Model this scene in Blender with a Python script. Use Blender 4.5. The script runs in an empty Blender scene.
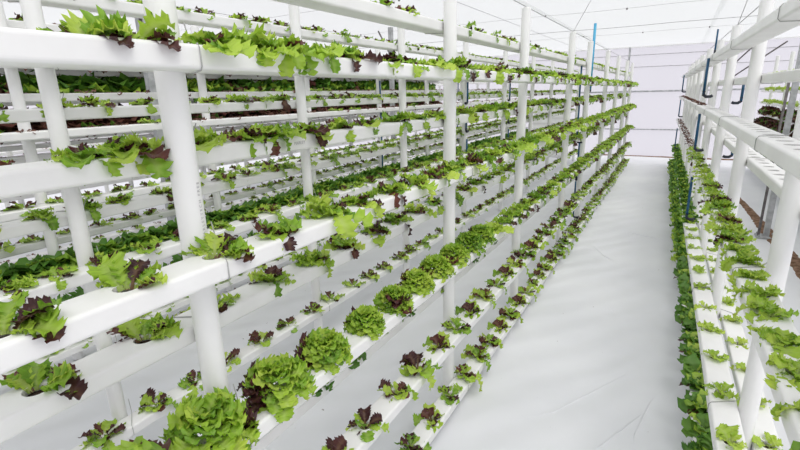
import bpy, math, random
import numpy as np
from mathutils import Vector, Matrix

random.seed(7)
R = random.Random(11)
scene = bpy.context.scene
COL = scene.collection

# ------------------------------------------------------------------ camera
FPX = 467.0
c1 = np.array([280, -137, FPX]); c1 /= np.linalg.norm(c1)
c3 = np.array([40, 1675, FPX]); c3 -= c1 * c1.dot(c3); c3 /= np.linalg.norm(c3)
rt = np.cross(c3, c1)
CAM = Vector((0, 0, 1.72))
cam_d = bpy.data.cameras.new('camera')
cam_d.sensor_width = 36.0
cam_d.lens = FPX / 800 * 36.0
cam_d.clip_start = 0.02
cam_d.clip_end = 200
cam = bpy.data.objects.new('camera', cam_d)
COL.objects.link(cam)
M3 = Matrix(((rt[0], -rt[1], -rt[2]), (c1[0], -c1[1], -c1[2]), (-c3[0], c3[1], c3[2])))
cam.matrix_world = Matrix.Translation(CAM) @ M3.to_4x4()
scene.camera = cam


def project(p):
    v = Vector(p) - CAM
    vc = M3.transposed() @ v
    d = -vc.z
    if d < 0.05:
        return None
    return 400 + FPX * vc.x / d, 225 - FPX * vc.y / d, d


# ------------------------------------------------------------------ light
world = bpy.data.worlds.new('overcast_sky')
scene.world = world
world.use_nodes = True
bg = world.node_tree.nodes['Background']
bg.inputs[0].default_value = (0.955, 0.965, 1.0, 1)
bg.inputs[1].default_value = 0.93
sun_d = bpy.data.lights.new('hazy_sun', 'SUN')
sun_d.energy = 2.55
sun_d.angle = math.radians(50)
sun_d.color = (1.0, 0.97, 0.92)
sun = bpy.data.objects.new('hazy_sun', sun_d)
COL.objects.link(sun)
sun.rotation_euler = (math.radians(14), math.radians(25), 0)
scene.view_settings.view_transform = 'Standard'
scene.view_settings.look = 'None'
scene.view_settings.gamma = 1.0
scene.view_settings.use_curve_mapping = False
scene.view_settings.exposure = 0.0


# ------------------------------------------------------------------ materials
def new_mat(name):
    m = bpy.data.materials.new(name)
    m.use_nodes = True
    nt = m.node_tree
    for n in list(nt.nodes):
        nt.nodes.remove(n)
    out = nt.nodes.new('ShaderNodeOutputMaterial')
    return m, nt, out


def N(nt, kind, **kw):
    n = nt.nodes.new(kind)
    for k, v in kw.items():
        if isinstance(k, str) and hasattr(n, k):
            setattr(n, k, v)
    return n


def ramp(nt, stops):
    r = nt.nodes.new('ShaderNodeValToRGB')
    el = r.color_ramp.elements
    while len(el) > 1:
        el.remove(el[-1])
    el[0].position, el[0].color = stops[0][0], (*stops[0][1], 1)
    for p, c in stops[1:]:
        e = el.new(p)
        e.color = (*c, 1)
    return r


def plastic(name, c_a, c_b, rough=0.35, scale=6.0, spec=0.4, spots=False):
    m, nt, out = new_mat(name)
    tc = N(nt, 'ShaderNodeTexCoord')
    no = N(nt, 'ShaderNodeTexNoise')
    no.inputs['Scale'].default_value = scale
    no.inputs['Detail'].default_value = 6
    nt.links.new(tc.outputs['Object'], no.inputs['Vector'])
    r = ramp(nt, [(0.35, c_a), (0.62, c_b)])
    nt.links.new(no.outputs['Fac'], r.inputs[0])
    b = N(nt, 'ShaderNodeBsdfPrincipled')
    col = r.outputs[0]
    if spots:                                   # small brown specks and scuffs of dirt
        n2 = N(nt, 'ShaderNodeTexNoise')
        n2.inputs['Scale'].default_value = 55
        n2.inputs['Detail'].default_value = 3
        nt.links.new(tc.outputs['Object'], n2.inputs['Vector'])
        r2 = ramp(nt, [(0.765, (0, 0, 0)), (0.80, (1, 1, 1))])
        nt.links.new(n2.outputs['Fac'], r2.inputs[0])
        mx = N(nt, 'ShaderNodeMix', data_type='RGBA')
        mx.inputs['B'].default_value = (0.45, 0.38, 0.30, 1)
        mul = N(nt, 'ShaderNodeMath', operation='MULTIPLY')
        mul.inputs[1].default_value = 0.55
        nt.links.new(r2.outputs[0], mul.inputs[0])
        nt.links.new(mul.outputs[0], mx.inputs['Factor'])
        nt.links.new(col, mx.inputs['A'])
        col = mx.outputs['Result']
    nt.links.new(col, b.inputs['Base Color'])
    b.inputs['Roughness'].default_value = rough
    b.inputs['Specular IOR Level'].default_value = spec
    nt.links.new(b.outputs[0], out.inputs[0])
    return m


def film(name, col, trans_fac):
    m, nt, out = new_mat(name)
    tr = N(nt, 'ShaderNodeBsdfTransparent')
    tr.inputs[0].default_value = (*col, 1)
    tl = N(nt, 'ShaderNodeBsdfTranslucent')
    tl.inputs[0].default_value = (*col, 1)
    df = N(nt, 'ShaderNodeBsdfDiffuse')
    df.inputs[0].default_value = (*col, 1)
    m1 = N(nt, 'ShaderNodeMixShader')
    m1.inputs[0].default_value = 0.45
    nt.links.new(tl.outputs[0], m1.inputs[1])
    nt.links.new(df.outputs[0], m1.inputs[2])
    m2 = N(nt, 'ShaderNodeMixShader')
    m2.inputs[0].default_value = 1 - trans_fac
    nt.links.new(tr.outputs[0], m2.inputs[1])
    nt.links.new(m1.outputs[0], m2.inputs[2])
    nt.links.new(m2.outputs[0], out.inputs[0])
    return m


def leaf_mat(name, stops, rib, trans=0.35):
    m, nt, out = new_mat(name)
    oi = N(nt, 'ShaderNodeObjectInfo')
    geo = N(nt, 'ShaderNodeNewGeometry')
    at = N(nt, 'ShaderNodeAttribute', attribute_name='edge')
    av = N(nt, 'ShaderNodeAttribute', attribute_name='tone')
    no = N(nt, 'ShaderNodeTexNoise')
    no.inputs['Scale'].default_value = 30
    no.inputs['Detail'].default_value = 2
    nt.links.new(geo.outputs['Position'], no.inputs['Vector'])
    a1 = N(nt, 'ShaderNodeMath', operation='MULTIPLY_ADD')
    a1.inputs[1].default_value = 0.30
    nt.links.new(no.outputs['Fac'], a1.inputs[0])
    a2 = N(nt, 'ShaderNodeMath', operation='MULTIPLY_ADD')
    a2.inputs[1].default_value = 0.40
    nt.links.new(av.outputs['Fac'], a2.inputs[0])
    a3 = N(nt, 'ShaderNodeMath', operation='MULTIPLY')
    a3.inputs[1].default_value = 0.30
    nt.links.new(oi.outputs['Random'], a3.inputs[0])
    nt.links.new(a3.outputs[0], a2.inputs[2])
    nt.links.new(a2.outputs[0], a1.inputs[2])
    r = ramp(nt, stops)
    nt.links.new(a1.outputs[0], r.inputs[0])
    mx = N(nt, 'ShaderNodeMix', data_type='RGBA')
    mx.inputs['A'].default_value = (*rib, 1)
    nt.links.new(at.outputs['Fac'], mx.inputs['Factor'])
    nt.links.new(r.outputs[0], mx.inputs['B'])
    b = N(nt, 'ShaderNodeBsdfPrincipled')
    nt.links.new(mx.outputs['Result'], b.inputs['Base Color'])
    b.inputs['Roughness'].default_value = 0.42
    b.inputs['Specular IOR Level'].default_value = 0.35
    tl = N(nt, 'ShaderNodeBsdfTranslucent')
    nt.links.new(mx.outputs['Result'], tl.inputs[0])
    ms = N(nt, 'ShaderNodeMixShader')
    ms.inputs[0].default_value = trans
    nt.links.new(b.outputs[0], ms.inputs[1])
    nt.links.new(tl.outputs[0], ms.inputs[2])
    nt.links.new(ms.outputs[0], out.inputs[0])
    return m


PVC = plastic('white_pvc', (0.82, 0.82, 0.81), (0.875, 0.875, 0.865), 0.34, 5, 0.4)
CHAN = plastic('white_channel_plastic', (0.80, 0.795, 0.785), (0.865, 0.865, 0.855), 0.38, 5, 0.4, True)
CUP = plastic('dark_growing_medium', (0.035, 0.025, 0.02), (0.075, 0.05, 0.04), 0.9, 60, 0.1)
STEEL = plastic('galvanised_steel', (0.33, 0.34, 0.35), (0.50, 0.51, 0.52), 0.45, 14, 0.5)
WIRE = plastic('grey_wire', (0.24, 0.24, 0.24), (0.36, 0.36, 0.36), 0.5, 20)
TIE = plastic('tie_wire', (0.36, 0.36, 0.35), (0.50, 0.50, 0.49), 0.4, 20)
BLUE = plastic('blue_pipe', (0.006, 0.055, 0.12), (0.012, 0.095, 0.20), 0.4, 8)
SKYBLUE = plastic('light_blue_pipe', (0.05, 0.33, 0.58), (0.08, 0.42, 0.66), 0.4, 8)
BLACK = plastic('black_fitting', (0.012, 0.015, 0.025), (0.03, 0.035, 0.05), 0.45, 8)
SOIL = plastic('brown_soil', (0.13, 0.075, 0.045), (0.30, 0.19, 0.13), 0.95, 22, 0.1)
INK = plastic('grey_print', (0.42, 0.41, 0.43), (0.56, 0.55, 0.57), 0.6, 90)
CLIP = plastic('dark_clip', (0.10, 0.09, 0.09), (0.2, 0.18, 0.18), 0.6, 20)
ROOF = film('roof_film', (0.93, 0.935, 0.94), 0.62)
WALLF = film('wall_film', (0.90, 0.868, 0.92), 0.55)
GREEN = leaf_mat('green_leaf', [(0.12, (0.10, 0.24, 0.02)), (0.35, (0.24, 0.44, 0.035)), (0.6, (0.42, 0.61, 0.06)), (0.9, (0.58, 0.71, 0.12))], (0.50, 0.62, 0.20))
LIME = leaf_mat('light_green_leaf', [(0.2, (0.32, 0.52, 0.045)), (0.8, (0.56, 0.70, 0.10))], (0.50, 0.60, 0.20))
DARK = leaf_mat('dark_green_leaf', [(0.15, (0.045, 0.135, 0.014)), (0.5, (0.09, 0.235, 0.026)), (0.9, (0.20, 0.38, 0.045))], (0.22, 0.35, 0.10), 0.28)
RED = leaf_mat('dark_red_leaf', [(0.15, (0.035, 0.012, 0.014)), (0.5, (0.075, 0.022, 0.022)), (0.9, (0.16, 0.05, 0.035))], (0.22, 0.13, 0.07), 0.25)
BROWN = leaf_mat('red_brown_leaf', [(0.15, (0.09, 0.035, 0.03)), (0.5, (0.17, 0.07, 0.055)), (0.9, (0.27, 0.13, 0.09))], (0.26, 0.17, 0.10), 0.25)
LEAFM = {'g': GREEN, 'l': LIME, 'd': DARK, 'r': RED, 'b': BROWN}


def floor_mat():
    m, nt, out = new_mat('white_ground_cloth')
    tc = N(nt, 'ShaderNodeTexCoord')
    n1 = N(nt, 'ShaderNodeTexNoise')
    n1.inputs['Scale'].default_value = 0.9
    n1.inputs['Detail'].default_value = 7
    nt.links.new(tc.outputs['Object'], n1.inputs['Vector'])
    r = ramp(nt, [(0.3, (0.72, 0.732, 0.76)), (0.55, (0.79, 0.80, 0.825)), (0.75, (0.83, 0.84, 0.855))])
    nt.links.new(n1.outputs['Fac'], r.inputs[0])
    # faint long creases and small specks of dirt
    w = N(nt, 'ShaderNodeTexWave', wave_type='BANDS')
    w.inputs['Scale'].default_value = 1.3
    w.inputs['Distortion'].default_value = 5
    w.inputs['Detail'].default_value = 3
    w.inputs['Detail Scale'].default_value = 0.7
    mp = N(nt, 'ShaderNodeMapping')
    mp.inputs['Rotation'].default_value = (0, 0, 0.6)
    nt.links.new(tc.outputs['Object'], mp.inputs[0])
    nt.links.new(mp.outputs[0], w.inputs['Vector'])
    n3 = N(nt, 'ShaderNodeTexNoise')
    n3.inputs['Scale'].default_value = 26
    nt.links.new(tc.outputs['Object'], n3.inputs['Vector'])
    r3 = ramp(nt, [(0.765, (0, 0, 0)), (0.79, (1, 1, 1))])
    nt.links.new(n3.outputs['Fac'], r3.inputs[0])
    mx = N(nt, 'ShaderNodeMix', data_type='RGBA')
    nt.links.new(r3.outputs[0], mx.inputs['Factor'])
    nt.links.new(r.outputs[0], mx.inputs['A'])
    mx.inputs['B'].default_value = (0.34, 0.32, 0.30, 1)
    bp = N(nt, 'ShaderNodeBump')
    bp.inputs['Strength'].default_value = 0.6
    bp.inputs['Distance'].default_value = 0.012
    nt.links.new(w.outputs['Fac'], bp.inputs['Height'])
    b = N(nt, 'ShaderNodeBsdfPrincipled')
    b.inputs['Roughness'].default_value = 0.55
    b.inputs['Specular IOR Level'].default_value = 0.3
    nt.links.new(mx.outputs['Result'], b.inputs['Base Color'])
    nt.links.new(bp.outputs[0], b.inputs['Normal'])
    nt.links.new(b.outputs[0], out.inputs[0])
    return m


FLOOR = floor_mat()


# ------------------------------------------------------------------ helpers
def mesh_from(name, verts, faces, mats, midx=None, smooth=False):
    me = bpy.data.meshes.new(name)
    me.from_pydata([tuple(v) for v in verts], [], faces)
    for m in (mats if isinstance(mats, (list, tuple)) else [mats]):
        me.materials.append(m)
    if midx is not None:
        me.polygons.foreach_set('material_index', midx)
    if smooth:
        me.polygons.foreach_set('use_smooth', [True] * len(me.polygons))
    me.update()
    return me


def link(name, data, parent=None, loc=(0, 0, 0), rot=(0, 0, 0)):
    o = bpy.data.objects.new(name, data)
    COL.objects.link(o)
    o.location = loc
    o.rotation_euler = rot
    if parent is not None:
        o.parent = parent
    return o


def tag(o, label=None, cat=None, group=None, kind=None):
    for k, v in (('label', label), ('category', cat), ('group', group), ('kind', kind)):
        if v:
            o[k] = v
    return o


class MB:
    def __init__(self):
        self.v, self.f, self.m = [], [], []

    def box(self, a, b, mi=0):
        x0, y0, z0 = a
        x1, y1, z1 = b
        n = len(self.v)
        self.v += [(x0, y0, z0), (x1, y0, z0), (x1, y1, z0), (x0, y1, z0), (x0, y0, z1), (x1, y0, z1), (x1, y1, z1), (x0, y1, z1)]
        for q in ((0, 3, 2, 1), (4, 5, 6, 7), (0, 1, 5, 4), (1, 2, 6, 5), (2, 3, 7, 6), (3, 0, 4, 7)):
            self.f.append(tuple(n + i for i in q))
            self.m.append(mi)

    def tube(self, pts, r, sides=6, mi=0, caps=True):
        pts = [Vector(p) for p in pts]
        rings = []
        for i, p in enumerate(pts):
            if i == 0:
                d = pts[1] - p
            elif i == len(pts) - 1:
                d = p - pts[i - 1]
            else:
                d = (pts[i + 1] - p).normalized() + (p - pts[i - 1]).normalized()
            d.normalize()
            up = Vector((0, 0, 1)) if abs(d.z) < 0.9 else Vector((0, 1, 0))
            u = d.cross(up).normalized()
            w = d.cross(u).normalized()
            n = len(self.v)
            for k in range(sides):
                a = 2 * math.pi * k / sides
                self.v.append(tuple(p + u * (r * math.cos(a)) + w * (r * math.sin(a))))
            rings.append(n)
        for a, b in zip(rings, rings[1:]):
            for k in range(sides):
                k2 = (k + 1) % sides
                self.f.append((a + k, b + k, b + k2, a + k2))
                self.m.append(mi)
        if caps:
            self.f.append(tuple(rings[0] + k for k in range(sides)))
            self.f.append(tuple(rings[-1] + k for k in reversed(range(sides))))
            self.m += [mi, mi]

    def mesh(self, name, mats, smooth=False):
        return mesh_from(name, self.v, self.f, mats, self.m, smooth)


# ------------------------------------------------------------------ setting: floor, end wall, roof, side walls
XL, XR, YB, YE, HW = -11.0, 6.5, -4.0, 14.0, 2.76


def build_floor():
    nx, ny = 90, 110
    xs = np.linspace(XL, XR, nx)
    ys = np.linspace(YB, YE, ny)
    v, f = [], []
    for j, y in enumerate(ys):
        for i, x in enumerate(xs):
            z = 0.004 * math.sin(x * 2.1 + y * 0.7) + 0.003 * math.sin(y * 1.9 - x * 1.3)
            v.append((x, y, z - 0.007))
    for j in range(ny - 1):
        for i in range(nx - 1):
            a = j * nx + i
            f.append((a, a + 1, a + nx + 1, a + nx))
    o = link('floor', mesh_from('floor', v, f, FLOOR, smooth=True))
    tag(o, 'white woven ground cloth covering the greenhouse floor', None, None, 'structure')
    # folds in the cloth: low raised ridges
    for pts in ([(-0.62, 4.3), (-0.35, 4.0), (-0.15, 3.55), (-0.02, 3.3)], [(-0.75, 2.0), (-0.4, 2.35), (-0.1, 2.9), (0.1, 3.5)],
                [(-0.55, 1.75), (-0.2, 2.05), (0.0, 2.5), (0.12, 2.75)], [(0.02, 2.0), (0.0, 2.35), (0.06, 2.7), (0.16, 3.0)],
                [(-0.9, 6.0), (-0.5, 5.2), (-0.2, 4.9)], [(-0.6, 6.4), (-0.2, 6.2), (0.12, 6.1)]):
        vv, ff = [], []
        n = len(pts) * 6
        for k in range(n + 1):
            t = k / n * (len(pts) - 1)
            i = min(int(t), len(pts) - 2)
            u = t - i
            x = pts[i][0] * (1 - u) + pts[i + 1][0] * u
            y = pts[i][1] * (1 - u) + pts[i + 1][1] * u
            e = math.sin(math.pi * k / n)
            dx, dy = pts[i + 1][0] - pts[i][0], pts[i + 1][1] - pts[i][1]
            l = math.hypot(dx, dy)
            px, py = -dy / l, dx / l
            for s, h in ((-1, -0.02), (-0.35, 0.012 * e - 0.02), (0, 0.0225 * e - 0.02), (0.35, 0.012 * e - 0.02), (1, -0.02)):
                vv.append((x + px * s * 0.014, y + py * s * 0.014, h))
        for k in range(n):
            for j in range(4):
                a = k * 5 + j
                ff.append((a, a + 1, a + 6, a + 5))
        link('cloth_fold', mesh_from('cloth_fold', vv, ff, FLOOR, smooth=True), o)
    return o


floor = build_floor()


def soil_strip(name, pts, w, label):
    rr = random.Random(3)
    v, f = [], []
    n = len(pts) * 9
    for k in range(n + 1):
        t = k / n * (len(pts) - 1)
        i = min(int(t), len(pts) - 2)
        u = t - i
        x = pts[i][0] * (1 - u) + pts[i + 1][0] * u
        y = pts[i][1] * (1 - u) + pts[i + 1][1] * u
        e = 0.25 + 0.75 * math.sin(math.pi * k / n) ** 0.5
        dx, dy = pts[i + 1][0] - pts[i][0], pts[i + 1][1] - pts[i][1]
        l = math.hypot(dx, dy)
        px, py = -dy / l, dx / l
        for s, h in ((-1, -0.015), (-0.6, 0.008), (0, 0.016), (0.6, 0.008), (1, -0.015)):
            ww = w * e * (1 + 0.35 * (rr.random() - 0.5))
            v.append((x + px * s * ww, y + py * s * ww, h + 0.006 * rr.random() if abs(s) < 1 else h))
    for k in range(n):
        for j in range(4):
            a = k * 5 + j
            f.append((a, a + 1, a + 6, a + 5))
    o = link(name, mesh_from(name, v, f, SOIL))
    return tag(o, label, 'soil', None, 'stuff')


soil_strip('soil_strip', [(0.99, 9.3), (1.06, 8.3), (1.1, 7.6), (1.13, 6.9), (1.19, 6.3), (1.22, 5.7), (1.22, 5.0), (1.27, 4.2)], 0.085,
           'strip of bare brown soil showing between the ground cloths beyond the rack')
soil_strip('soil_edge', [(-9.5, 13.93), (-5, 13.94), (-1.6, 13.93), (-0.9, 13.94), (0.1, 13.92), (1.5, 13.94), (3.5, 13.93), (5.5, 13.94)], 0.05,
           'thin line of brown soil along the foot of the white end wall')


def quad_panel(name, a, b, c, d, mat, parent=None):
    return link(name, mesh_from(name, [a, b, c, d], [(0, 1, 2, 3)], mat), parent)


def sheet(name, a, b, c, d, mat, label, t=0.004):
    """a film sheet with a real (small) thickness"""
    a, b, c, d = map(Vector, (a, b, c, d))
    o = quad_panel(name, a, b, c, d, mat)
    return tag(o, label, None, None, 'structure')


wall_end = sheet('wall_end', (XL, YE, 0), (XR, YE, 0), (XR, YE, HW), (XL, YE, HW), WALLF, 'pale translucent plastic end wall with horizontal rails')
sheet('wall_left', (XL, YB, 0), (XL, YE, 0), (XL, YE, HW), (XL, YB, HW), WALLF, 'translucent plastic side wall far behind the left racks')
sheet('wall_right', (XR, YB, 0), (XR, YE, 0), (XR, YE, HW), (XR, YB, HW), WALLF, 'translucent plastic side wall beyond the right racks')
sheet('wall_back', (XL, YB, 0), (XR, YB, 0), (XR, YB, HW), (XL, YB, HW), WALLF, 'translucent plastic wall behind the viewer')
ceiling = sheet('ceiling', (XL, YB, HW), (XR, YB, HW), (XR, YE, HW), (XL, YE, HW), ROOF, 'white translucent plastic roof sheeting stretched over wires')

for z, r in ((1.66, 0.021), (0.70, 0.016)):
    mb = MB()
    mb.tube([(XL, YE - 0.03, z), (XR, YE - 0.03, z)], r, 8)
    link('rail', mb.mesh('rail', STEEL, True), wall_end)
for z in (2.26, 2.55):
    mb = MB()
    mb.tube([(XL, YE - 0.02, z), (XR, YE - 0.02, z)], 0.007, 6)
    link('tension_wire', mb.mesh('tension_wire', WIRE, True), wall_end)
mb = MB()
mb.box((XL, YE - 0.05, HW - 0.03), (XR, YE - 0.01, HW - 0.005))
link('top_batten', mb.mesh('top_batten', PVC), wall_end)

# roof wires that run across the house, with clips holding the sheet
clip_me = MB()
clip_me.box((-0.008, -0.008, -0.016), (0.008, 0.008, 0.008))
clip_me = clip_me.mesh('clip', CLIP)
for k, y in enumerate((2.3, 4.85, 7.1, 9.1, 10.2)):
    mb = MB()
    n = 34
    pts = []
    for i in range(n + 1):
        x = XL + (XR - XL) * i / n
        pts.append((x, y + 0.02 * math.sin(x * 0.9 + k), HW - 0.03 - 0.012 * math.sin(math.pi * (x * 0.5 % 1))))
    mb.tube(pts, 0.0016 if k in (1, 2, 4) else 0.0035, 5)
    wire = link('roof_wire', mb.mesh('roof_wire', WIRE, True), ceiling)
    if k in (1, 2, 4):
        for i in range(2, n, 2):
            link('clip', clip_me, wire, pts[i])

for x in (-5.0, -2.33, 1.3):
    mb = MB()
    mb.tube([(x, YB, HW - 0.03), (x, YE, HW - 0.03)], 0.0026, 5)
    link('roof_wire', mb.mesh('roof_wire', WIRE, True), ceiling)

# seams of the roof sheeting along the house
for x in (-6.2, -3.6, -1.75, 0.35, 2.4, 4.4):
    mb = MB()
    mb.box((x - 0.03, YB, HW - 0.008), (x + 0.03, YE, HW - 0.004))
    link('sheet_seam', mb.mesh('sheet_seam', ROOF), ceiling)


# ------------------------------------------------------------------ racks
POST_R, CW, CH = 0.0325, 0.10, 0.05
POST_H = 2.29


def post_mesh(h, r=POST_R, sides=24):
    v, f = [], []
    rings = [(0, r), (0.05, r), (h - 0.008, r), (h - 0.002, r * 0.96), (h, r * 0.86), (h, r * 0.78), (h - 0.03, r * 0.78)]
    for z, q in rings:
        for k in range(sides):
            a = 2 * math.pi * k / sides
            v.append((q * math.cos(a), q * math.sin(a), z))
    for i in range(len(rings) - 1):
        for k in range(sides):
            k2 = (k + 1) % sides
            f.append((i * sides + k, i * sides + k2, (i + 1) * sides + k2, (i + 1) * sides + k))
    f.append(tuple((len(rings) - 1) * sides + k for k in range(sides)))
    me = mesh_from('post', v, f, PVC, smooth=True)
    return me


POST = post_mesh(POST_H)
POST_FAR = post_mesh(POST_H, sides=12)
RIGHT_H = 2.17
POST_R1 = post_mesh(RIGHT_H)


def channel_mesh(y0, y1, holes, cups=True, rh=0.0245, nside=18):
    """rounded rectangular channel running along y, top at z=0, with real round planting holes"""
    hw, rc = CW / 2, 0.009
    prof = []
    for cx, cz, a0 in ((hw - rc, -rc, 90), (hw - rc, -CH + rc, 0), (-hw + rc, -CH + rc, -90), (-hw + rc, -rc, -180)):
        for s in range(5):
            a = math.radians(a0 - s * 22.5)
            prof.append((cx + rc * math.cos(a), cz + rc * math.sin(a)))
    v, f, m = [], [], []
    npf = len(prof)
    for y in (y0, y1):
        for x, z in prof:
            v.append((x, y, z))
    for k in range(npf - 1):
        f.append((k, k + npf, k + 1 + npf, k + 1))
        m.append(0)
    f.append(tuple(range(npf)))
    f.append(tuple(reversed(range(npf, 2 * npf))))
    m += [0, 0]
    xw = hw - rc
    cell = 0.034

    def quad(ya, yb):
        n = len(v)
        v.extend([(-xw, ya, 0), (xw, ya, 0), (xw, yb, 0), (-xw, yb, 0)])
        f.append((n, n + 1, n + 2, n + 3))
        m.append(0)
    cur = y0
    for yh in sorted(holes):
        if yh - cell < cur + 0.001 or yh + cell > y1:
            continue
        quad(cur, yh - cell)
        n = len(v)
        inner, outer, low = [], [], []
        for k in range(nside):
            a = 2 * math.pi * (k + 0.5) / nside
            c, s = math.cos(a), math.sin(a)
            t = min(xw / max(abs(c), 1e-6), cell / max(abs(s), 1e-6))
            outer.append((c * t, yh + s * t, 0))
            inner.append((c * rh, yh + s * rh, 0))
            low.append((c * rh, yh + s * rh, -0.016))
        # corners are added so the cell is filled to its rectangle
        v.extend(outer + inner + low)
        for k in range(nside):
            k2 = (k + 1) % nside
            f.append((n + k, n + k2, n + nside + k2, n + nside + k))
            m.append(0)
            f.append((n + nside + k, n + nside + k2, n + 2 * nside + k2, n + 2 * nside + k))
            m.append(0)
            a, b = outer[k], outer[k2]
            if abs(abs(a[0]) - abs(b[0])) > 1e-5 and abs(abs(a[1] - yh) - abs(b[1] - yh)) > 1e-5:
                cx = xw if a[0] + b[0] > 0 else -xw
                cy = yh + (cell if (a[1] + b[1]) / 2 > yh else -cell)
                q = len(v)
                v.append((cx, cy, 0))
                f.append((n + k, q, n + k2))
                m.append(0)
        f.append(tuple(n + 2 * nside + k for k in range(nside)))
        m.append(1)
        cur = yh + cell
    quad(cur, y1)
    me = mesh_from('channel', v, f, [CHAN, CUP], m)
    return me


def tie_mesh(side):
    """a wire that wraps a channel from the post over its top, face and underside; side=+1: channel on the +x side"""
    mb = MB()
    g = 0.002
    a, b = -CW / 2 - 0.01, CW / 2 + g
    pts = [(a - 0.02, 0.052, 0.06), (a, 0.045, 0.02), (a + 0.014, 0.038, g), (b - 0.008, -0.016, g), (b, -0.018, -0.008), (b, -0.018, -CH + 0.006), (b - 0.008, -0.016, -CH - g), (a + 0.02, 0.030, -CH - g), (a, 0.036, -CH - 0.004)]
    mb.tube([(p[0] * side, p[1], p[2]) for p in pts], 0.0016, 5)
    return mb.mesh('wire_tie', TIE, True)


TIES = {1: tie_mesh(1), -1: tie_mesh(-1)}
PLANTS = []      # (rack key, tier text, channel key, world position, yaw outward, kind, size)


def rack(key, label, x0, ang, posts, fronts, backs, y0, y1, aisle, near=True, post_h=POST_H, group='white pipe growing racks'):
    """fronts/backs: list of (z_top, holes list). aisle=+1: the aisle lies on the +x side"""
    e = link('growing_rack', None, None, (0, 0, 0), (0, 0, ang))
    e.location = Matrix.Rotation(ang, 3, 'Z') @ Vector((x0, 0, 0))
    tag(e, label, 'rack', group)
    for y in posts:
        link('post', (POST if post_h == POST_H else POST_R1) if near else POST_FAR, e, (0, y, 0))
    off = POST_R + CW / 2 + 0.0005
    chans = {}
    for sgn, lst in ((aisle, fronts), (-aisle, backs)):
        for name, z, holes in lst:
            me = channel_mesh(y0, y1, holes) if near else channel_mesh(y0, y1, [])
            c = link('channel', me, e, (sgn * off, 0, z))
            chans[name] = c
            if near:
                for y in posts:
                    if y0 < y < y1:
                        link('wire_tie', TIES[sgn], c, (0, y, 0))
    return e, chans


def seq(start, stop, step, jit=0.0):
    out, y = [], start
    while y < stop:
        out.append(y + R.uniform(-jit, jit))
        y += step
    return out


POSTS1 = [-0.8, 0.70, 2.24, 3.55, 5.27, 6.40, 8.08, 9.56, 11.2, 12.4]
OFF = POST_R + CW / 2
# planting positions on the rack beside the aisle, channel by channel (measured near ones first)
ROW1 = {
    'B': (2.06, -1, [1.75, 1.95, 2.36] + seq(2.6, 12.4, 0.215, 0.015)),
    'A': (1.83, 1, [0.47, 0.565, 0.75, 0.87, 0.965, 1.12, 1.25] + seq(1.48, 12.5, 0.19, 0.015)),
    'C': (1.605, -1, [0.17, 0.52, 0.62, 0.80, 0.96, 1.06] + seq(1.22, 12.5, 0.2, 0.015)),
    'D': (1.36, 1, [0.265, 0.474, 0.683, 0.90, 1.12] + seq(1.30, 12.5, 0.195, 0.012)),
    'E': (1.15, -1, [0.345, 0.579, 0.80, 1.01] + seq(1.20, 12.5, 0.205, 0.012)),
    'G': (0.885, 1, [0.40, 0.60, 0.848, 1.058, 1.294] + seq(1.50, 12.5, 0.205, 0.012)),
    'J': (0.67, -1, seq(0.75, 12.5, 0.215, 0.012)),
    'H': (0.475, 1, seq(1.05, 12.5, 0.222, 0.012)),
    'I': (0.098, 1, seq(1.41, 12.5, 0.222, 0.012)),
}
rk1, ch1 = rack('L1', 'white pipe rack with nine planted channels beside the aisle on its left', -1.0, 0, POSTS1,
                [(k, v[0], v[2]) for k, v in ROW1.items() if v[1] == 1], [(k, v[0], v[2]) for k, v in ROW1.items() if v[1] == -1],
                -1.3, 12.62, 1)

POSTS2 = [-0.5, 0.97, 2.43, 3.78, 5.25, 6.7, 8.2, 9.6, 11.1, 12.5]
ROW2 = {
    'b2': (2.15, -1), 'a2': (1.90, 1), 'c2': (1.70, -1), 'd2': (1.48, 1), 'e2': (1.265, -1), 'g2': (1.05, 1), 'j2': (0.82, -1), 'h2': (0.62, 1), 'i2': (0.27, 1)}
rk2, ch2 = rack('L2', 'second white pipe rack, directly behind the left rack beside the aisle', -2.15, 0, POSTS2,
                [(k, v[0], []) for k, v in ROW2.items() if v[1] == 1], [(k, v[0], []) for k, v in ROW2.items() if v[1] == -1], -1.3, 12.7, 1)
POSTS3 = [0.05, 1.37, 2.68, 3.98, 5.4, 6.8, 8.2, 9.6, 11.0, 12.4]
ROW3 = {'b3': (2.2, -1), 'a3': (1.97, 1), 'c3': (1.78, -1), 'd3': (1.56, 1), 'e3': (1.33, -1), 'g3': (1.11, 1), 'j3': (0.86, -1), 'h3': (0.68, 1), 'i3': (0.15, 1)}
rk3, ch3 = rack('L3', 'third white pipe rack from the aisle, with a hedge-like row of dark green lettuce', -3.43, 0, POSTS3,
                [(k, v[0], []) for k, v in ROW3.items() if v[1] == 1], [(k, v[0], []) for k, v in ROW3.items() if v[1] == -1], -1.3, 12.7, 1, near=False)
LEV = [('a', 1.99, 1), ('b', 2.2, -1), ('c', 1.755, 1), ('d', 1.46, 1), ('e', 1.3, -1), ('g', 1.05, 1), ('j', 0.85, -1), ('h', 0.6, 1), ('i', 0.15, 1)]
FARROWS = []
for i, (x, lab) in enumerate(((-4.65, 'fourth white pipe rack from the aisle, crowded with dark red and green lettuce'),
                              (-5.9, 'fifth white pipe rack from the aisle, seen through the racks in front'),
                              (-7.2, 'sixth white pipe rack from the aisle, seen through the other racks'),
                              (-8.5, 'farthest white pipe rack, last before the left side wall'))):
    rack('L%d' % (4 + i), lab, x, 0, [0.6 + 0.3 * i + 1.45 * k for k in range(9)],
         [(k, z, []) for k, z, s in LEV if s == 1], [(k, z, []) for k, z, s in LEV if s == -1], -1.3, 12.7, 1, near=False)
    FARROWS.append(x)

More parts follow.
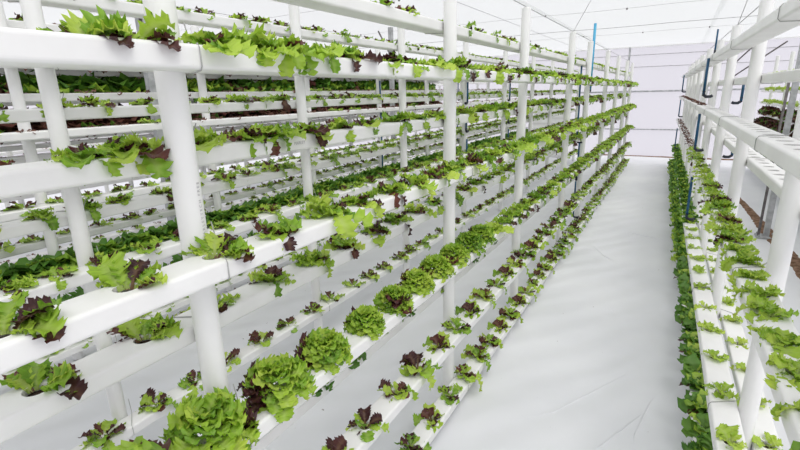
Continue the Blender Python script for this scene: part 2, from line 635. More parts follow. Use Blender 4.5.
# right of the aisle; this rack runs at a slight angle
ANG = math.radians(1.344)
XRK = 0.435
POSTSR = [0.75, 2.07, 3.38, 4.62, 5.85, 7.1, 8.4, 9.7, 11.0, 12.3]
ROWR = {
    'rt': (1.975, -1, seq(1.0, 12.3, 0.16)), 'rb': (1.785, 1, seq(1.0, 12.3, 0.16)), 'rm': (1.55, -1, seq(1.03, 12.3, 0.125)),
    'rl': (1.315, 1, seq(1.02, 12.3, 0.135)), 'rg': (1.06, -1, seq(0.98, 12.3, 0.165, 0.012)), 'rk': (0.33, 1, seq(1.16, 12.3, 0.30, 0.01)),
    'rw': (0.47, -1, [1.22, 1.52, 1.82, 2.15, 2.46, 2.76, 3.07, 3.39, 3.70] + seq(4.0, 12.3, 0.29, 0.008)), 'rf': (0.10, -1, seq(1.5, 12.4, 0.18, 0.012))}
rkR, chR = rack('R1', 'white pipe rack on the right of the aisle with bare upper channels', XRK, ANG, POSTSR,
                [(k, v[0], v[2]) for k, v in ROWR.items() if v[1] == -1], [(k, v[0], v[2]) for k, v in ROWR.items() if v[1] == 1], 0.4, 12.5, -1, post_h=RIGHT_H)
ROWR2X = 1.9
rack('R2', 'second white pipe rack to the right, past the steel columns, lined with green lettuce', ROWR2X, ANG, [3.1 + 1.3 * k for k in range(8)],
     [('p', 1.92, []), ('q', 1.65, []), ('s', 1.42, []), ('x', 1.20, []), ('y', 0.98, []), ('z', 0.78, []), ('u', 0.5, []), ('w', 0.12, [])], [('v', 0.3, [])], 2.2, 12.5, -1, near=False)
rack('R3', 'third white pipe rack to the right, standing behind the lettuce-lined one', 3.15, ANG, [3.5 + 1.3 * k for k in range(7)],
     [('p', 1.95, []), ('q', 1.5, []), ('s', 1.05, []), ('u', 0.6, [])], [], 2.5, 12.5, -1, near=False)
RM = Matrix.Rotation(ANG, 3, 'Z')


# blue drain pipes that step down a rack from channel to channel
def drop_pipe(parent, x, y, z1, z0, hook, mat=BLUE, r=0.0105):
    mb = MB()
    mb.tube([(x, y, z1), (x, y, z0)], r, 10)
    p = link('drain_pipe', mb.mesh('drain_pipe', mat, True), parent)
    mb = MB()
    hx, hy = hook
    mb.tube([(x, y, z0 + 0.03), (x, y, z0), (x + hx * 0.02, y + hy * 0.02, z0 - 0.015), (x + hx * 0.05, y + hy * 0.05, z0 - 0.015), (x + hx * 0.065, y + hy * 0.065, z0 - 0.008)], r * 1.2, 10)
    link('elbow', mb.mesh('elbow', BLACK, True), p)
    return p


drop_pipe(rk1, 0.02, 6.50, 2.50, 1.72, (-0.3, -1), SKYBLUE, 0.016)
drop_pipe(rk1, -0.07, 6.32, 2.02, 1.60, (-1, 0.2))
drop_pipe(rk1, -0.06, 6.30, 1.55, 1.10, (1, 0.2))
drop_pipe(rk1, -0.02, 6.28, 1.08, 0.62, (-0.3, 1))
drop_pipe(rk1, -0.02, 6.24, 0.60, 0.14, (1, 0.2))
for yy in (5.20, 6.80):
    drop_pipe(rk2, 0.05, yy, 1.84, 1.62, (0, -1))
    drop_pipe(rk2, 0.05, yy - 0.03, 1.56, 1.30, (0, 1))
    drop_pipe(rk2, 0.05, yy, 1.20, 0.9, (0, -1))
drop_pipe(rk3, 0.06, 5.34, 1.9, 1.68, (0, 1))
drop_pipe(rk3, 0.06, 5.34, 1.5, 0.6, (0, 1))
drop_pipe(rk3, 0.06, 7.9, 1.9, 1.62, (0, 1))
drop_pipe(rk3, 0.06, 7.9, 1.5, 0.9, (0, 1))
for yy, s in ((4.8, 1.0), (10.6, 1.0)):
    drop_pipe(rkR, -0.145, yy, 1.95, 1.66, (1, 0.2))
    drop_pipe(rkR, -0.145, yy + 0.1, 1.50, 1.20, (1, 0.2))
    drop_pipe(rkR, -0.145, yy - 0.1, 0.98, 0.62, (1, 0.2))
    drop_pipe(rkR, 0.145, yy + 0.2, 1.76, 1.60, (-1, 0))
    drop_pipe(rkR, 0.145, yy + 0.2, 1.30, 1.14, (-1, 0))
drop_pipe(rkR, -0.045, 5.75, 2.26, 2.04, (0, 1), BLUE, 0.008)


# wires strung along the post tops
def strung(label, pts, r=0.0028):
    mb = MB()
    mb.tube(pts, r, 5)
    o = link('support_wire', mb.mesh('support_wire', WIRE, True))
    return tag(o, label, 'wire', 'wires strung along the racks')


strung('thin grey wire strung over the post tops of the rack left of the aisle', [(-1.0, y, POST_H + 0.004) for y in POSTS1[1:]])
strung('thin grey wire strung over the post tops of the second left rack', [(-2.15, y, POST_H + 0.004) for y in POSTS2[1:]])
strung('thin grey wire strung over the post tops of the right rack', [tuple(RM @ Vector((XRK, y, RIGHT_H + 0.004))) for y in POSTSR[1:]])
strung('thin grey wire dropping from the roof to the fourth post of the aisle rack', [(-1.0, 5.27, POST_H), (-0.75, 5.2, HW - 0.03)], 0.0022)
strung('thin grey wire rising from the third right rack post to the roof', [tuple(RM @ Vector((XRK, 4.62, RIGHT_H))), tuple(RM @ Vector((XRK + 0.02, 3.3, HW - 0.03)))], 0.0022)
strung('grey wire stretched slantwise behind the bare channels of the right rack', [(0.66, 2.3, 1.62), (0.72, 3.0, 1.53), (1.02, 6.66, 1.1)], 0.003)


# steel columns of the greenhouse
def column(x, y, label, brace, h=HW - 0.03, w=0.027):
    e = link('steel_column', None, None, (x, y, 0))
    tag(e, label, 'column', 'galvanised greenhouse columns')
    mb = MB()
    mb.box((-w, -w, 0.012), (w, w, h))
    link('upright', mb.mesh('upright', STEEL), e)
    mb = MB()
    mb.box((-0.10, -0.10, -0.004), (0.10, 0.10, 0.012))
    bp = link('base_plate', mb.mesh('base_plate', STEEL), e)
    for sx in (-1, 1):
        for sy in (-1, 1):
            mb = MB()
            mb.tube([(sx * 0.075, sy * 0.075, 0.012), (sx * 0.075, sy * 0.075, 0.035)], 0.012, 6)
            link('bolt', mb.mesh('bolt', STEEL), bp)
    for a, b in brace:
        mb = MB()
        mb.tube([a, b], 0.014, 6)
        link('brace', mb.mesh('brace', CLIP, True), e)
    return e


column(1.08, 6.72, 'galvanised steel column standing on the floor behind the right rack, base plate visible',
       [((0.03, -0.03, 1.02), (0.75, -0.7, 2.5)), ((-0.08, -0.05, 0.02), (-0.06, 0.0, 1.75))])
column(0.86, 12.7, 'distant galvanised steel column with raised braces behind the right rack',
       [((0.0, -0.03, 2.1), (0.5, -0.9, HW - 0.04)), ((0.0, -0.03, 2.3), (0.12, -1.1, HW - 0.04)), ((0, -0.03, 1.85), (0.75, -1.2, 2.5))])
column(-1.2, 13.75, 'thin steel column against the end wall beyond the left rack', [], w=0.022)
column(-4.0, 6.7, 'steel column with splayed braces above the left racks', [((0, 0, 2.3), (-0.35, 0.2, HW - 0.04)), ((0, 0, 2.3), (0.35, -0.2, HW - 0.04))], w=0.03)
column(-4.0, 2.6, 'steel column with splayed braces at upper left beyond the second rack', [((0, 0, 2.3), (-0.4, 0.25, HW - 0.04)), ((0, 0, 2.3), (0.4, -0.25, HW - 0.04))], w=0.03)

# a low pale unit stack seen beyond the left rack's far posts
cr = link('storage_crate', None, None, (-2.9, 13.3, 0))
tag(cr, 'pale slatted crate stack standing by the end wall between far posts', 'crate')
mb = MB(); mb.box((-0.45, -0.25, 0), (0.45, 0.25, 1.30))
link('body', mb.mesh('body', CHAN), cr)
for k in range(9):
    mb = MB(); mb.box((-0.47, -0.27, 0.06 + k * 0.14), (0.47, -0.252, 0.15 + k * 0.14))
    link('slat', mb.mesh('slat', PVC), cr)
mb = MB(); mb.box((-0.48, -0.28, 1.302), (0.48, 0.28, 1.35))
link('lid', mb.mesh('lid', BROWN), cr)


# printed lettering on the pipes
def lettering(text, parent, loc, rot, size):
    cu = bpy.data.curves.new('lettering', 'FONT')
    cu.body = text
    cu.size = size
    cu.space_character = 1.0 if size > 0.012 else 1.55
    cu.extrude = 0.0002
    cu.align_x = 'CENTER'
    cu.align_y = 'CENTER'
    cu.materials.append(INK)
    tmp = bpy.data.objects.new('lettering', cu)
    COL.objects.link(tmp)
    bpy.context.view_layer.update()
    me = bpy.data.meshes.new_from_object(tmp.evaluated_get(bpy.context.evaluated_depsgraph_get()))
    bpy.data.objects.remove(tmp)
    bpy.data.curves.remove(cu)
    o = link('lettering', me, parent, loc, rot)
    o['label'] = 'faint grey printed lettering'
    return o


lettering('FREE', ch1['C'], (CW / 2 + 0.0006, 0.262, -0.024), (math.pi / 2, 0, math.pi / 2), 0.019)
lettering('MARLEY', ch1['C'], (CW / 2 + 0.0006, 1.145, -0.026), (math.pi / 2, 0, math.pi / 2), 0.014)
p1 = [o for o in rk1.children if o.name.startswith('post')][1]
TA = math.radians(14)
lettering('MARLEYTECH FREE', p1, ((POST_R + 0.0004) * math.cos(TA), (POST_R + 0.0004) * math.sin(TA), 1.46), (math.pi / 2, -math.pi / 2, math.pi / 2 + TA), 0.0115)

# ------------------------------------------------------------------ lettuce leaves
LV = {}


def leaf_geo(W, th0, kap, lobes, depth, ruf, ns, cols, seed, pet=0.25):
    """a frilled leaf of length 1: stalk, rounded lobes in pairs, toothed and ruffled rim, curved midrib"""
    rr = random.Random(seed)
    us = {5: (-1, -0.5, 0, 0.5, 1), 3: (-1, 0, 1)}[cols]
    v, edge = [], []
    x = z = 0.0
    sh = rr.uniform(-0.12, 0.12)
    tw = rr.uniform(-0.4, 0.4)
    bend = rr.uniform(-0.25, 0.25)
    for i in range(ns + 1):
        t = i / ns
        th = th0 - kap * t ** 1.2
        if i:
            x += math.cos(th) / ns
            z += math.sin(th) / ns
        q = max(0.0, (t - pet) / (1 - pet))
        env = 0.0 if q <= 0 else math.sin(math.pi * (0.10 + 0.84 * q)) ** 0.75 * (0.55 + 0.6 * q)
        for u in us:
            p2 = sh if u > 0 else -sh
            c = (q * lobes + p2) % 1.0
            bump = math.sin(math.pi * c) ** 0.38 if q > 0 else 0
            wl = env * (1 - depth + depth * bump)
            wd = W * 0.5 * max(0.085 + 0.05 * (1 - t), wl)
            tooth = (1.0 + 0.13 * (1 if i % 2 else -1) * (0.5 + rr.random() * 0.5)) if (abs(u) > 0.9 and q > 0) else 1.0
            yy = u * wd * tooth
            r0 = math.sin(2 * math.pi * lobes * q + (0.6 if u > 0 else 3.0) + seed)
            if abs(u) > 0.9:
                rz = ruf * W * (0.7 * r0 + 0.45 * (1 if i % 2 else -1) * rr.uniform(0.2, 1)) * min(1, q * 3)
            else:
                rz = ruf * W * 0.4 * abs(u) * r0 * min(1, q * 3)
            cup = 0.34 * abs(u) * wd + tw * yy
            nx, nz = -math.sin(th), math.cos(th)
            fx = abs(u) * wd * (0.16 + 0.35 * (c - 0.5))
            v.append((x + nx * (rz + cup) + math.cos(th) * fx, yy + bend * t * t * 0.5, z + nz * (rz + cup) + math.sin(th) * fx))
            e = min(1.0, abs(u) * 1.3 + 0.25 + 0.35 * t) if abs(u) > 0.1 else 0.05 + 0.7 * t
            edge.append(e if q > 0 else 0.15)
    nc = len(us)
    f = []
    for i in range(ns):
        for k in range(nc - 1):
            a = i * nc + k
            f.append((a, a + 1, a + nc + 1, a + nc))
    return np.array(v), f, edge


def add_attr(me, edge, tone):
    a = me.attributes.new('edge', 'FLOAT', 'POINT')
    a.data.foreach_set('value', edge)
    b = me.attributes.new('tone', 'FLOAT', 'POINT')
    b.data.foreach_set('value', tone)


# leaf styles for a leaf of length 1: width, start angle, curl, lobes, lobe depth, ruffle, stalk share
STYLES = {
    'oak': (0.74, 0.75, 1.2, 3.0, 0.62, 0.12, 0.28),
    'oakflat': (0.80, 0.45, 0.9, 3.0, 0.60, 0.13, 0.30),
    'droop': (0.54, 0.70, 2.6, 4.0, 0.58, 0.14, 0.32),
    'curl': (0.88, 0.95, 1.3, 3.0, 0.45, 0.17, 0.25),
    'frill': (0.95, 0.85, 1.35, 4.0, 0.32, 0.20, 0.15),
    'round': (0.92, 0.80, 1.1, 2.0, 0.45, 0.15, 0.30),
}
HI, LO = {}, {}
for si, (st, p) in enumerate(STYLES.items()):
    for k in range(4):
        HI[st, k] = leaf_geo(*p[:6], 26, 5, si * 10 + k, p[6])
        LO[st, k] = leaf_geo(p[0] * 1.05, p[1], p[2], min(p[3], 2.0), p[4] * 0.9, p[5], 8, 3, si * 10 + k, p[6])

LEAF_ME = {}


def leaf_mesh(st, k, col, tone):
    tk = int(tone * 3.99)
    key = (st, k, col, tk)
    if key not in LEAF_ME:
        v, f, e = HI[st, k]
        me = mesh_from('leaf', v, f, LEAFM[col], smooth=True)
        add_attr(me, e, [(tk + 0.5) / 4] * len(v))
        LEAF_ME[key] = me
    return LEAF_ME[key]


def recipe(kind, rr, out_yaw):
    """list of (style, variant, colour, length, yaw, pitch, tone, root offset)"""
    L = []

    def add(st, col, ln, yaw, pitch, ro=0.008, rz=0.0):
        L.append((st, rr.randrange(4), col, ln, yaw, pitch, rr.random(), (ro, rz)))
    ga = rr.uniform(0, 6.28)
    if kind in ('loose', 'loosered', 'lush'):
        ng = {'loose': 11, 'loosered': 6, 'lush': 14}[kind]
        nr = {'loose': rr.choice((4, 5, 6)), 'loosered': 8, 'lush': rr.choice((3, 4, 5))}[kind]
        gl = lambda: 'g' if rr.random() < 0.72 else 'l'
        for i in range(6):
            add(rr.choice(('curl', 'oak', 'frill')), gl(), rr.uniform(0.045, 0.075), ga + i * 1.7, rr.uniform(0.2, 0.7))
        for i in range(ng):
            add(rr.choice(('oak', 'oakflat', 'curl', 'frill')), gl(), rr.uniform(0.05, 0.09), ga + i * 2.4, rr.uniform(-0.25, 0.40))
        for i in range(nr):
            add(rr.choice(('oak', 'oakflat', 'curl')), 'r', rr.uniform(0.045, 0.08), rr.uniform(0, 6.28), rr.uniform(-0.2, 0.6))
        for i in range({'loose': rr.choice((1, 2, 2)), 'loosered': 2, 'lush': rr.choice((3, 4, 5))}[kind]):
            add(rr.choice(('droop', 'droop', 'oakflat')), rr.choice('ggglr'), rr.uniform(0.08, 0.125), out_yaw + rr.uniform(-1.0, 1.0), rr.uniform(-0.25, 0.1))
    elif kind == 'limelush':
        for i in range(16):
            add(rr.choice(('oak', 'oakflat', 'curl', 'frill')), 'l' if rr.random() < 0.4 else 'g', rr.uniform(0.04, 0.078), ga + i * 2.4, rr.uniform(-0.3, 0.6))
        for i in range(3):
            add(rr.choice(('droop', 'oakflat')), 'l', rr.uniform(0.08, 0.12), out_yaw + rr.uniform(-1.6, 1.6), rr.uniform(-0.2, 0.2))
    elif kind == 'lean':                       # leaves spring from the back of the hole, which stays in view
        for i in range(15):
            add(rr.choice(('oak', 'curl', 'oakflat', 'frill')), 'g' if rr.random() < 0.7 else 'l', rr.uniform(0.045, 0.088), 1.9 + rr.uniform(-1.5, 1.7), rr.uniform(-0.2, 0.6), 0.020)
        for i in range(5):
            add(rr.choice(('oak', 'oakflat')), 'r', rr.uniform(0.05, 0.08), 1.9 + rr.uniform(-1.5, 1.8), rr.uniform(-0.1, 0.8), 0.018)
        if rr.random() < 0.6:
            add('oak', 'r', 0.085, 0.7, -0.30, 0.012)
    elif kind == 'bushy':
        for i in range(92):
            el = (i + 0.5) / 92
            add(rr.choice(('frill', 'frill', 'curl')), 'g' if rr.random() < 0.88 else 'l', rr.uniform(0.036, 0.056), ga + i * 2.4, -0.75 + el * 1.5, 0.042 * math.cos(el * 1.45), 0.008 + 0.05 * math.sin(el * 1.5))
        ry = rr.uniform(0, 6.28)
        for i in range(9):
            add(rr.choice(('oak', 'frill')), 'r', rr.uniform(0.06, 0.085), ry + rr.uniform(-0.7, 0.7), rr.uniform(-0.4, 0.6), 0.025, 0.02)
    elif kind == 'small':
        for i in range(3):
            add(rr.choice(('curl', 'round')), 'g', rr.uniform(0.035, 0.055), ga + i * 2.1, rr.uniform(0.1, 0.6))
        for i in range(6):
            add(rr.choice(('round', 'oakflat', 'curl', 'oak')), 'g' if rr.random() < 0.75 else 'l', rr.uniform(0.045, 0.078), ga + i * 2.4, rr.uniform(-0.4, 0.3))
        for i in range(rr.choice((3, 5, 6))):
            add(rr.choice(('oak', 'round')), 'r', rr.uniform(0.04, 0.068), rr.uniform(0, 6.28), rr.uniform(-0.2, 0.7))
        for i in range(rr.choice((0, 1, 1))):
            add('droop', 'g', rr.uniform(0.07, 0.10), out_yaw + rr.uniform(-0.9, 0.9), 0)
    elif kind == 'dark':
        for i in range(20):
            add(rr.choice(('frill', 'curl', 'round')), 'd' if rr.random() < 0.86 else 'g', rr.uniform(0.055, 0.09), ga + i * 2.4, rr.uniform(-0.45, 0.7))
        if rr.random() < 0.5:
            for i in range(2):
                add('oak', 'r', rr.uniform(0.05, 0.085), rr.uniform(0, 6.28), rr.uniform(-0.4, 0.2))
    elif kind == 'lime':
        for i in range(9):
            add(rr.choice(('round', 'curl', 'frill', 'oakflat')), 'l', rr.uniform(0.042, 0.075), ga + i * 2.4, rr.uniform(-0.5, 0.45))
    elif kind == 'redseed':
        for i in range(7):
            add(rr.choice(('round', 'oak')), 'b' if rr.random() < 0.8 else 'r', rr.uniform(0.03, 0.05), ga + i * 2.4, rr.uniform(-0.4, 0.3))
    elif kind in ('hedgegreen', 'hedgered'):
        for i in range(26):
            c = ('d' if rr.random() < 0.62 else 'g') if kind == 'hedgegreen' else ('b' if rr.random() < 0.4 else 'r' if rr.random() < 0.8 else 'd')
            add(rr.choice(('frill', 'curl', 'round')), c, rr.uniform(0.07, 0.11), ga + i * 2.4, -0.3 + 1.25 * (i + 0.5) / 26)
    elif kind == 'reddense':
        for i in range(16):
            add(rr.choice(('frill', 'curl', 'oak')), 'b' if rr.random() < 0.4 else 'r', rr.uniform(0.06, 0.095), ga + i * 2.4, rr.uniform(-0.4, 0.7))
    return L


def leaf_matrix(ln, yaw, pitch, ro, size):
    return Matrix.Rotation(yaw, 4, 'Z') @ Matrix.Translation((ro[0] * size, 0, ro[1] * size)) @ Matrix.Rotation(-pitch, 4, 'Y') @ Matrix.Scale(ln * size, 4)


ROS = {}


def merged(rec, geo, size=1.0):
    V, F, MI, E, T = [], [], [], [], []
    cols = []
    n = 0
    for st, k, col, ln, yaw, pitch, tone, ro in rec:
        v, f, e = geo[st, k]
        m = np.array(leaf_matrix(ln, yaw, pitch, ro, size))
        V.append(v @ m[:3, :3].T + m[:3, 3])
        F.append([tuple(i + n for i in q) for q in f])
        if col not in cols:
            cols.append(col)
        MI += [cols.index(col)] * len(f)
        E += list(e)
        T += [tone] * len(v)
        n += len(v)
    return np.concatenate(V), [q for g in F for q in g], MI, E, T, cols


# ------------------------------------------------------------------ where the lettuces grow
def place(rk, ch, pos, out_yaw, kind, size, hero=None):
    PLANTS.append([rk, ch, Vector(pos), out_yaw, kind, size, hero])


def kind1(ch, i, y):
    r = R.random()
    if ch == 'G':
        if 1.4 < y < 2.7:
            return ('bushy' if y < 2.3 or r < 0.6 else 'loosered', R.uniform(0.9, 1.05))
        if y < 1.8:
            return ('bushy', 1.32 if y < 0.7 else 1.16 if y < 0.9 else 1.0 if y < 1.1 else 0.88)
        return ('lush' if r < 0.5 else 'loose', R.uniform(0.8, 1.0)) if y < 2.3 else (('loose' if r < 0.5 else 'lush' if r < 0.8 else 'loosered'), R.uniform(0.85, 1.05))
    if ch in 'HI':
        return ('small', R.uniform(1.15, 1.45))
    if ch == 'J':
        return ('dark' if r < 0.4 else 'small', R.uniform(0.7, 1.0))
    if ch == 'B':
        return ('small', R.uniform(0.8, 1.1))
    if ch == 'E' and y < 0.9:
        return ('small' if y > 0.7 else 'loose', 0.85)
    if ch == 'D' and y > 1.5:
        return (('lush' if r < 0.45 else 'loosered' if r > 0.72 else 'loose'), R.uniform(0.88, 1.12))
    if r < 0.40:
        return 'loose', R.uniform(0.85, 1.12)
    if r < 0.60:
        return 'lush', R.uniform(0.75, 0.95)
    if r < 0.86:
        return 'loosered', R.uniform(0.75, 0.95)
    return 'small', R.uniform(0.9, 1.2)


for ch, (z, s, ys) in ROW1.items():
    for i, y in enumerate(ys):
        k, sz = kind1(ch, i, y)
        if (ch, y) in (('D', 0.474), ('D', 0.683), ('E', 0.345), ('E', 0.579), ('D', 0.265), ('A', 0.47), ('A', 0.565)):
            k, sz = 'lean', 0.95
        elif ch == 'A' and y < 1.3:
            k, sz = ('lush' if y < 1.0 else 'loose'), 0.95
        place('L1', ch, (-1.0 + s * OFF, y, z - 0.012), 0.0, k, sz)
for ch, (z, s) in ROW2.items():
    st = 0.24 if ch == 'i2' else 0.19
    for y in seq(-0.3 + R.random() * 0.2, 12.5, st, 0.03):
        r = R.random()
        if ch == 'i2':
            k, sz = 'small', R.uniform(1.15, 1.4)
        elif ch == 'j2':
            k, sz = 'dark', R.uniform(1.1, 1.4)
        elif ch in ('b2', 'a2') :
            k, sz = ('small', R.uniform(0.8, 1.1)) if r < 0.7 else ('loosered', 0.6)
        else:
            k, sz = ('small', R.uniform(1.0, 1.3)) if r < 0.45 else ('loose', R.uniform(0.7, 0.9)) if r < 0.8 else ('loosered', R.uniform(0.7, 0.9))
        place('L2', ch, (-2.15 + s * OFF, y, z - 0.008), 0.0, k, sz)
for ch, (z, s) in ROW3.items():
    dense = ch in ('h3',)
    for y in seq(0.0 + R.random() * 0.2, 12.5, 0.14 if dense else 0.2, 0.02):
        r = R.random()
        if dense:
            k, sz = 'hedgegreen', R.uniform(1.15, 1.45)
        elif ch in ('c3', 'd3', 'a3', 'b3'):
            k, sz = ('redseed', R.uniform(0.9, 1.3)) if r < 0.75 else ('small', R.uniform(0.8, 1.2))
        else:
            k, sz = ('small', R.uniform(0.9, 1.2))
        place('L3', ch, (-3.43 + s * OFF, y, z - 0.008), 0.0, k, sz)
for i, x in enumerate(FARROWS):
    for ch, z, s in LEV:
        crowd = i < 2 and z > 1.4 and ch in 'acd'
        for y in seq(0.2, 12.5, 0.15 if crowd else 0.24, 0.03):
            if crowd and y < 8.6 + R.random():
                k, sz = ('hedgegreen' if ch == 'c' and R.random() < 0.85 else 'hedgered'), R.uniform(1.9, 2.4)
            else:
                k, sz = ('redseed', R.uniform(0.9, 1.2)) if z > 1.2 or R.random() < 0.4 else ('small', R.uniform(0.8, 1.2))
            place('L4', ch, (x + s * OFF, y, z - 0.008), 0.0, k, sz)
for ch, (z, s, ys) in ROWR.items():
    for y in ys:
        r = R.random()
        if ch == 'rt' and y < 8 or ch == 'rb' or ch == 'rl' or ch == 'rm' and y < 5.6:
            continue
        if ch in ('rt', 'rm'):
            k, sz = 'redseed', R.uniform(0.8, 1.0)
        elif ch == 'rg':
            k, sz = (('limelush' if r < 0.55 else 'lush' if r < 0.75 else 'loosered'), R.uniform(0.75, 0.95)) if y < 3.3 else (('limelush' if r < 0.55 else 'loosered' if r < 0.75 else 'lime'), R.uniform(0.7, 0.95)) if y < 6.2 else ('redseed', R.uniform(0.9, 1.2))
        elif ch == 'rw':
            k, sz = ('lime', R.uniform(0.75, 0.95)) if y < 4.9 else ('hedgegreen', R.uniform(0.75, 0.95))
        elif ch == 'rk':
            k, sz = ('lime', R.uniform(0.8, 1.0)) if y < 5 else ('loose', 0.6)
        else:
            k, sz = ('dark', R.uniform(1.05, 1.3)) if y < 5 else ('hedgegreen', R.uniform(0.95, 1.2))
        p = RM @ Vector((XRK + s * OFF, y, z - 0.010))
        place('R1', ch, p, math.pi, k, sz)
for ch, z, s in (('p', 1.92, -1), ('q', 1.65, -1), ('s', 1.42, -1), ('x', 1.20, -1), ('y', 0.98, -1), ('z', 0.78, -1), ('u', 0.5, -1), ('w', 0.12, -1)):
    for y in seq(2.4, 12.3, 0.15, 0.02):
        if ch in 'yz' or ch == 'x' and R.random() < 0.75:
            k, sz = 'hedgered', R.uniform(1.35, 1.7)
        else:
            k, sz = ('lime' if z > 1.1 else 'dark'), R.uniform(1.0, 1.3)
        place('R2', ch, RM @ Vector((ROWR2X + s * OFF, y, z - 0.008)), math.pi, k, sz)
for ch, z, s in (('p', 1.95, -1), ('q', 1.5, -1), ('s', 1.05, -1)):
    for y in seq(2.7, 12.3, 0.16, 0.02):
        place('R3', ch, RM @ Vector((3.15 + s * OFF, y, z - 0.008)), math.pi, 'lime' if z > 1.2 else 'hedgered', 1.2)

# ------------------------------------------------------------------ choose the 300 that show largest, build them one by one
KSIZE = {'loose': 0.17, 'loosered': 0.16, 'lush': 0.19, 'limelush': 0.17, 'lean': 0.16, 'bushy': 0.16, 'small': 0.13, 'dark': 0.15, 'lime': 0.12, 'redseed': 0.08, 'reddense': 0.15, 'hedgegreen': 0.2, 'hedgered': 0.2}
scored = []
for i, p in enumerate(PLANTS):
    q = project(p[2] + Vector((0, 0, 0.03)))
    if q is None:
        p.append(None)
        continue
    px = FPX * KSIZE[p[4]] * p[5] / q[2]
    p.append((q, px))
    mrg = px * 0.45
    if -mrg < q[0] < 800 + mrg and -mrg < q[1] < 450 + mrg and p[0] in ('L1', 'L2', 'R1'):
        w = px
        if p[0] == 'L2':
            w *= 0.6
        if p[0] == 'L1' and p[1] == 'J':
            w *= 0.5
        scored.append((w, i))
scored.sort(reverse=True)
single = set(i for _, i in scored[:300])

ORD = ['zeroth', 'first', 'second', 'third', 'fourth', 'fifth', 'sixth', 'seventh', 'eighth', 'ninth', 'tenth', 'eleventh', 'twelfth', 'thirteenth', 'fourteenth', 'fifteenth', 'sixteenth', 'seventeenth', 'eighteenth', 'nineteenth', 'twentieth']
LOOK = {'limelush': 'sprawling light green lettuce', 'lean': 'green and red lettuce beside open hole', 'hedgegreen': 'tall dense green lettuce', 'loose': 'loose green and red lettuce', 'loosered': 'dark red and green lettuce', 'lush': 'leafy trailing green lettuce', 'bushy': 'round bushy green lettuce',
        'small': 'small green-red lettuce', 'dark': 'dense dark green lettuce', 'lime': 'small light green lettuce', 'redseed': 'tiny red-brown lettuce'}
TIER1 = {'B': 'top channel', 'A': 'second channel', 'C': 'third channel', 'D': 'fourth channel', 'E': 'fifth channel', 'G': 'sixth channel', 'J': 'seventh channel', 'H': 'eighth channel', 'I': 'floor channel'}
order2 = ['b2', 'a2', 'c2', 'd2', 'e2', 'g2', 'j2', 'h2', 'i2']
TIER2 = {k: (ORD[i + 1] + ' channel' if i else 'top channel') for i, k in enumerate(order2)}
TIER2['i2'] = 'lowest channel'
TIERR = {'rt': 'top channel', 'rm': 'third channel', 'rg': 'upper planted channel', 'rw': 'wide low channel', 'rk': 'back low channel', 'rf': 'floor channel'}
POSTS = {'L1': POSTS1[1:], 'L2': POSTS2[1:], 'R1': POSTSR[1:]}
RKN = {'L1': 'left aisle rack', 'L2': 'second left rack', 'R1': 'right rack'}
counts = {}


def label_for(p):
    rk, ch, pos, _, kind = p[:5]
    y = pos.y if rk != 'R1' else (RM.transposed() @ pos).y
    ps = POSTS[rk]
    n = sum(1 for a in ps if a <= y)
    tier = {'L1': TIER1, 'L2': TIER2, 'R1': TIERR}[rk][ch]
    if n == 0:
        same = sorted([q_y(q) for q in GROUPS[rk, ch] if q_y(q) < ps[0]], reverse=True)
        o = ORD[1 + same.index(y)]
        return '%s, %s before nearest post, %s, %s' % (LOOK[kind], o, tier, RKN[rk])
    hi = ps[n] if n < len(ps) else 99
    same = sorted([q_y(q) for q in GROUPS[rk, ch] if ps[n - 1] <= q_y(q) < hi])
    o = ORD[min(20, 1 + same.index(y))]
    pn = 'nearest' if n == 1 else ORD[n]
    return '%s, %s past %s post, %s, %s' % (LOOK[kind], o, pn, tier, RKN[rk])


def q_y(q):
    return q[2].y if q[0] != 'R1' else (RM.transposed() @ q[2]).y


GROUPS = {}
for p in PLANTS:
    GROUPS.setdefault((p[0], p[1]), []).append(p)

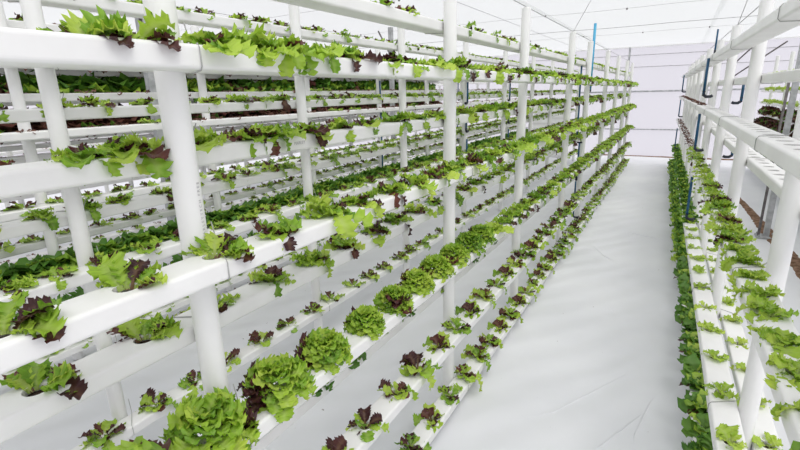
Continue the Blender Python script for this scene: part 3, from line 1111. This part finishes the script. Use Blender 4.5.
LEAF_PX = 17.0
VAR = {}
n_hero = 0
for w, i in scored[:300]:
    p = PLANTS[i]
    rk, ch, pos, oy, kind, size, _ = p[:7]
    q, px = p[7]
    rr = random.Random(1000 + i)
    leaf_px = FPX * 0.075 * size / q[2] if kind not in ('lime', 'small', 'redseed') else FPX * 0.058 * size / q[2]
    lab = label_for(p)
    grp = 'lettuces on the %s of the %s' % ({'L1': TIER1, 'L2': TIER2, 'R1': TIERR}[rk][ch], RKN[rk])
    if leaf_px > LEAF_PX:
        n_hero += 1
        e = link('lettuce', None, None, pos, (0, 0, 0))
        for st, k, col, ln, yaw, pitch, tone, ro in recipe(kind, rr, oy):
            o = bpy.data.objects.new('leaf', leaf_mesh(st, k, col, tone))
            COL.objects.link(o)
            o.parent = e
            o.matrix_local = leaf_matrix(ln, yaw, pitch, ro, size)
        tag(e, lab, 'lettuce', grp)
    else:
        key = (kind, oy, rr.randrange(8))
        if key not in VAR:
            V, F, MI, E, T, cols = merged(recipe(kind, rr, oy), HI if kind != 'dark' else LO)
            me = mesh_from('lettuce', V, F, [LEAFM[c] for c in cols], MI, True)
            add_attr(me, E, T)
            VAR[key] = me
        o = link('lettuce', VAR[key], None, pos, (0, 0, rr.uniform(-0.5, 0.5)))
        o.scale = (size,) * 3
        tag(o, lab, 'lettuce', grp)

# the rest of the crop as one object
RV = {}
slots = list(LEAFM)
VV, FF, MM, EE, TT = [], [], [], [], []
nv = 0
for i, p in enumerate(PLANTS):
    if i in single:
        continue
    rk, ch, pos, oy, kind, size, _ = p[:7]
    info = p[7]
    if info is None:
        continue
    q, px = info
    if not (-150 < q[0] < 950 and -120 < q[1] < 560):
        continue
    rr = random.Random(5000 + i)
    key = (kind, oy, rr.randrange(6))
    if key not in RV:
        RV[key] = merged(recipe(kind, rr, oy), LO)
    V, F, MI, E, T, cols = RV[key]
    a = rr.uniform(-0.6, 0.6)
    c, s = math.cos(a), math.sin(a)
    m = np.array(((c, -s, 0), (s, c, 0), (0, 0, 1))) * size
    VV.append(V @ m.T + np.array(pos))
    Fa = np.array(F) + nv
    FF.append(Fa)
    lut = np.array([slots.index(x) for x in cols])
    MM.append(lut[np.array(MI)])
    EE.append(E)
    TT.append(T)
    nv += len(V)
VV = np.concatenate(VV); FF = np.concatenate(FF); MM = np.concatenate(MM)
me = bpy.data.meshes.new('lettuce_crop')
me.vertices.add(len(VV)); me.vertices.foreach_set('co', VV.astype(np.float32).ravel())
me.loops.add(FF.size); me.loops.foreach_set('vertex_index', FF.astype(np.int32).ravel())
me.polygons.add(len(FF)); me.polygons.foreach_set('loop_start', np.arange(0, FF.size, 4, dtype=np.int32))
me.update(calc_edges=True)
for k in slots:
    me.materials.append(LEAFM[k])
me.polygons.foreach_set('material_index', MM.astype(np.int32))
me.polygons.foreach_set('use_smooth', np.ones(len(FF), dtype=bool))
add_attr(me, np.concatenate(EE).astype(np.float32), np.concatenate(TT).astype(np.float32))
me.update()
o = link('lettuce_crop', me)
tag(o, 'mass of distant green and red lettuce filling the far racks', 'lettuce', None, 'stuff')
print('PLANTS', len(PLANTS), 'hero', n_hero, 'stuff tris', len(FF) * 2, 'objects', len(bpy.data.objects))
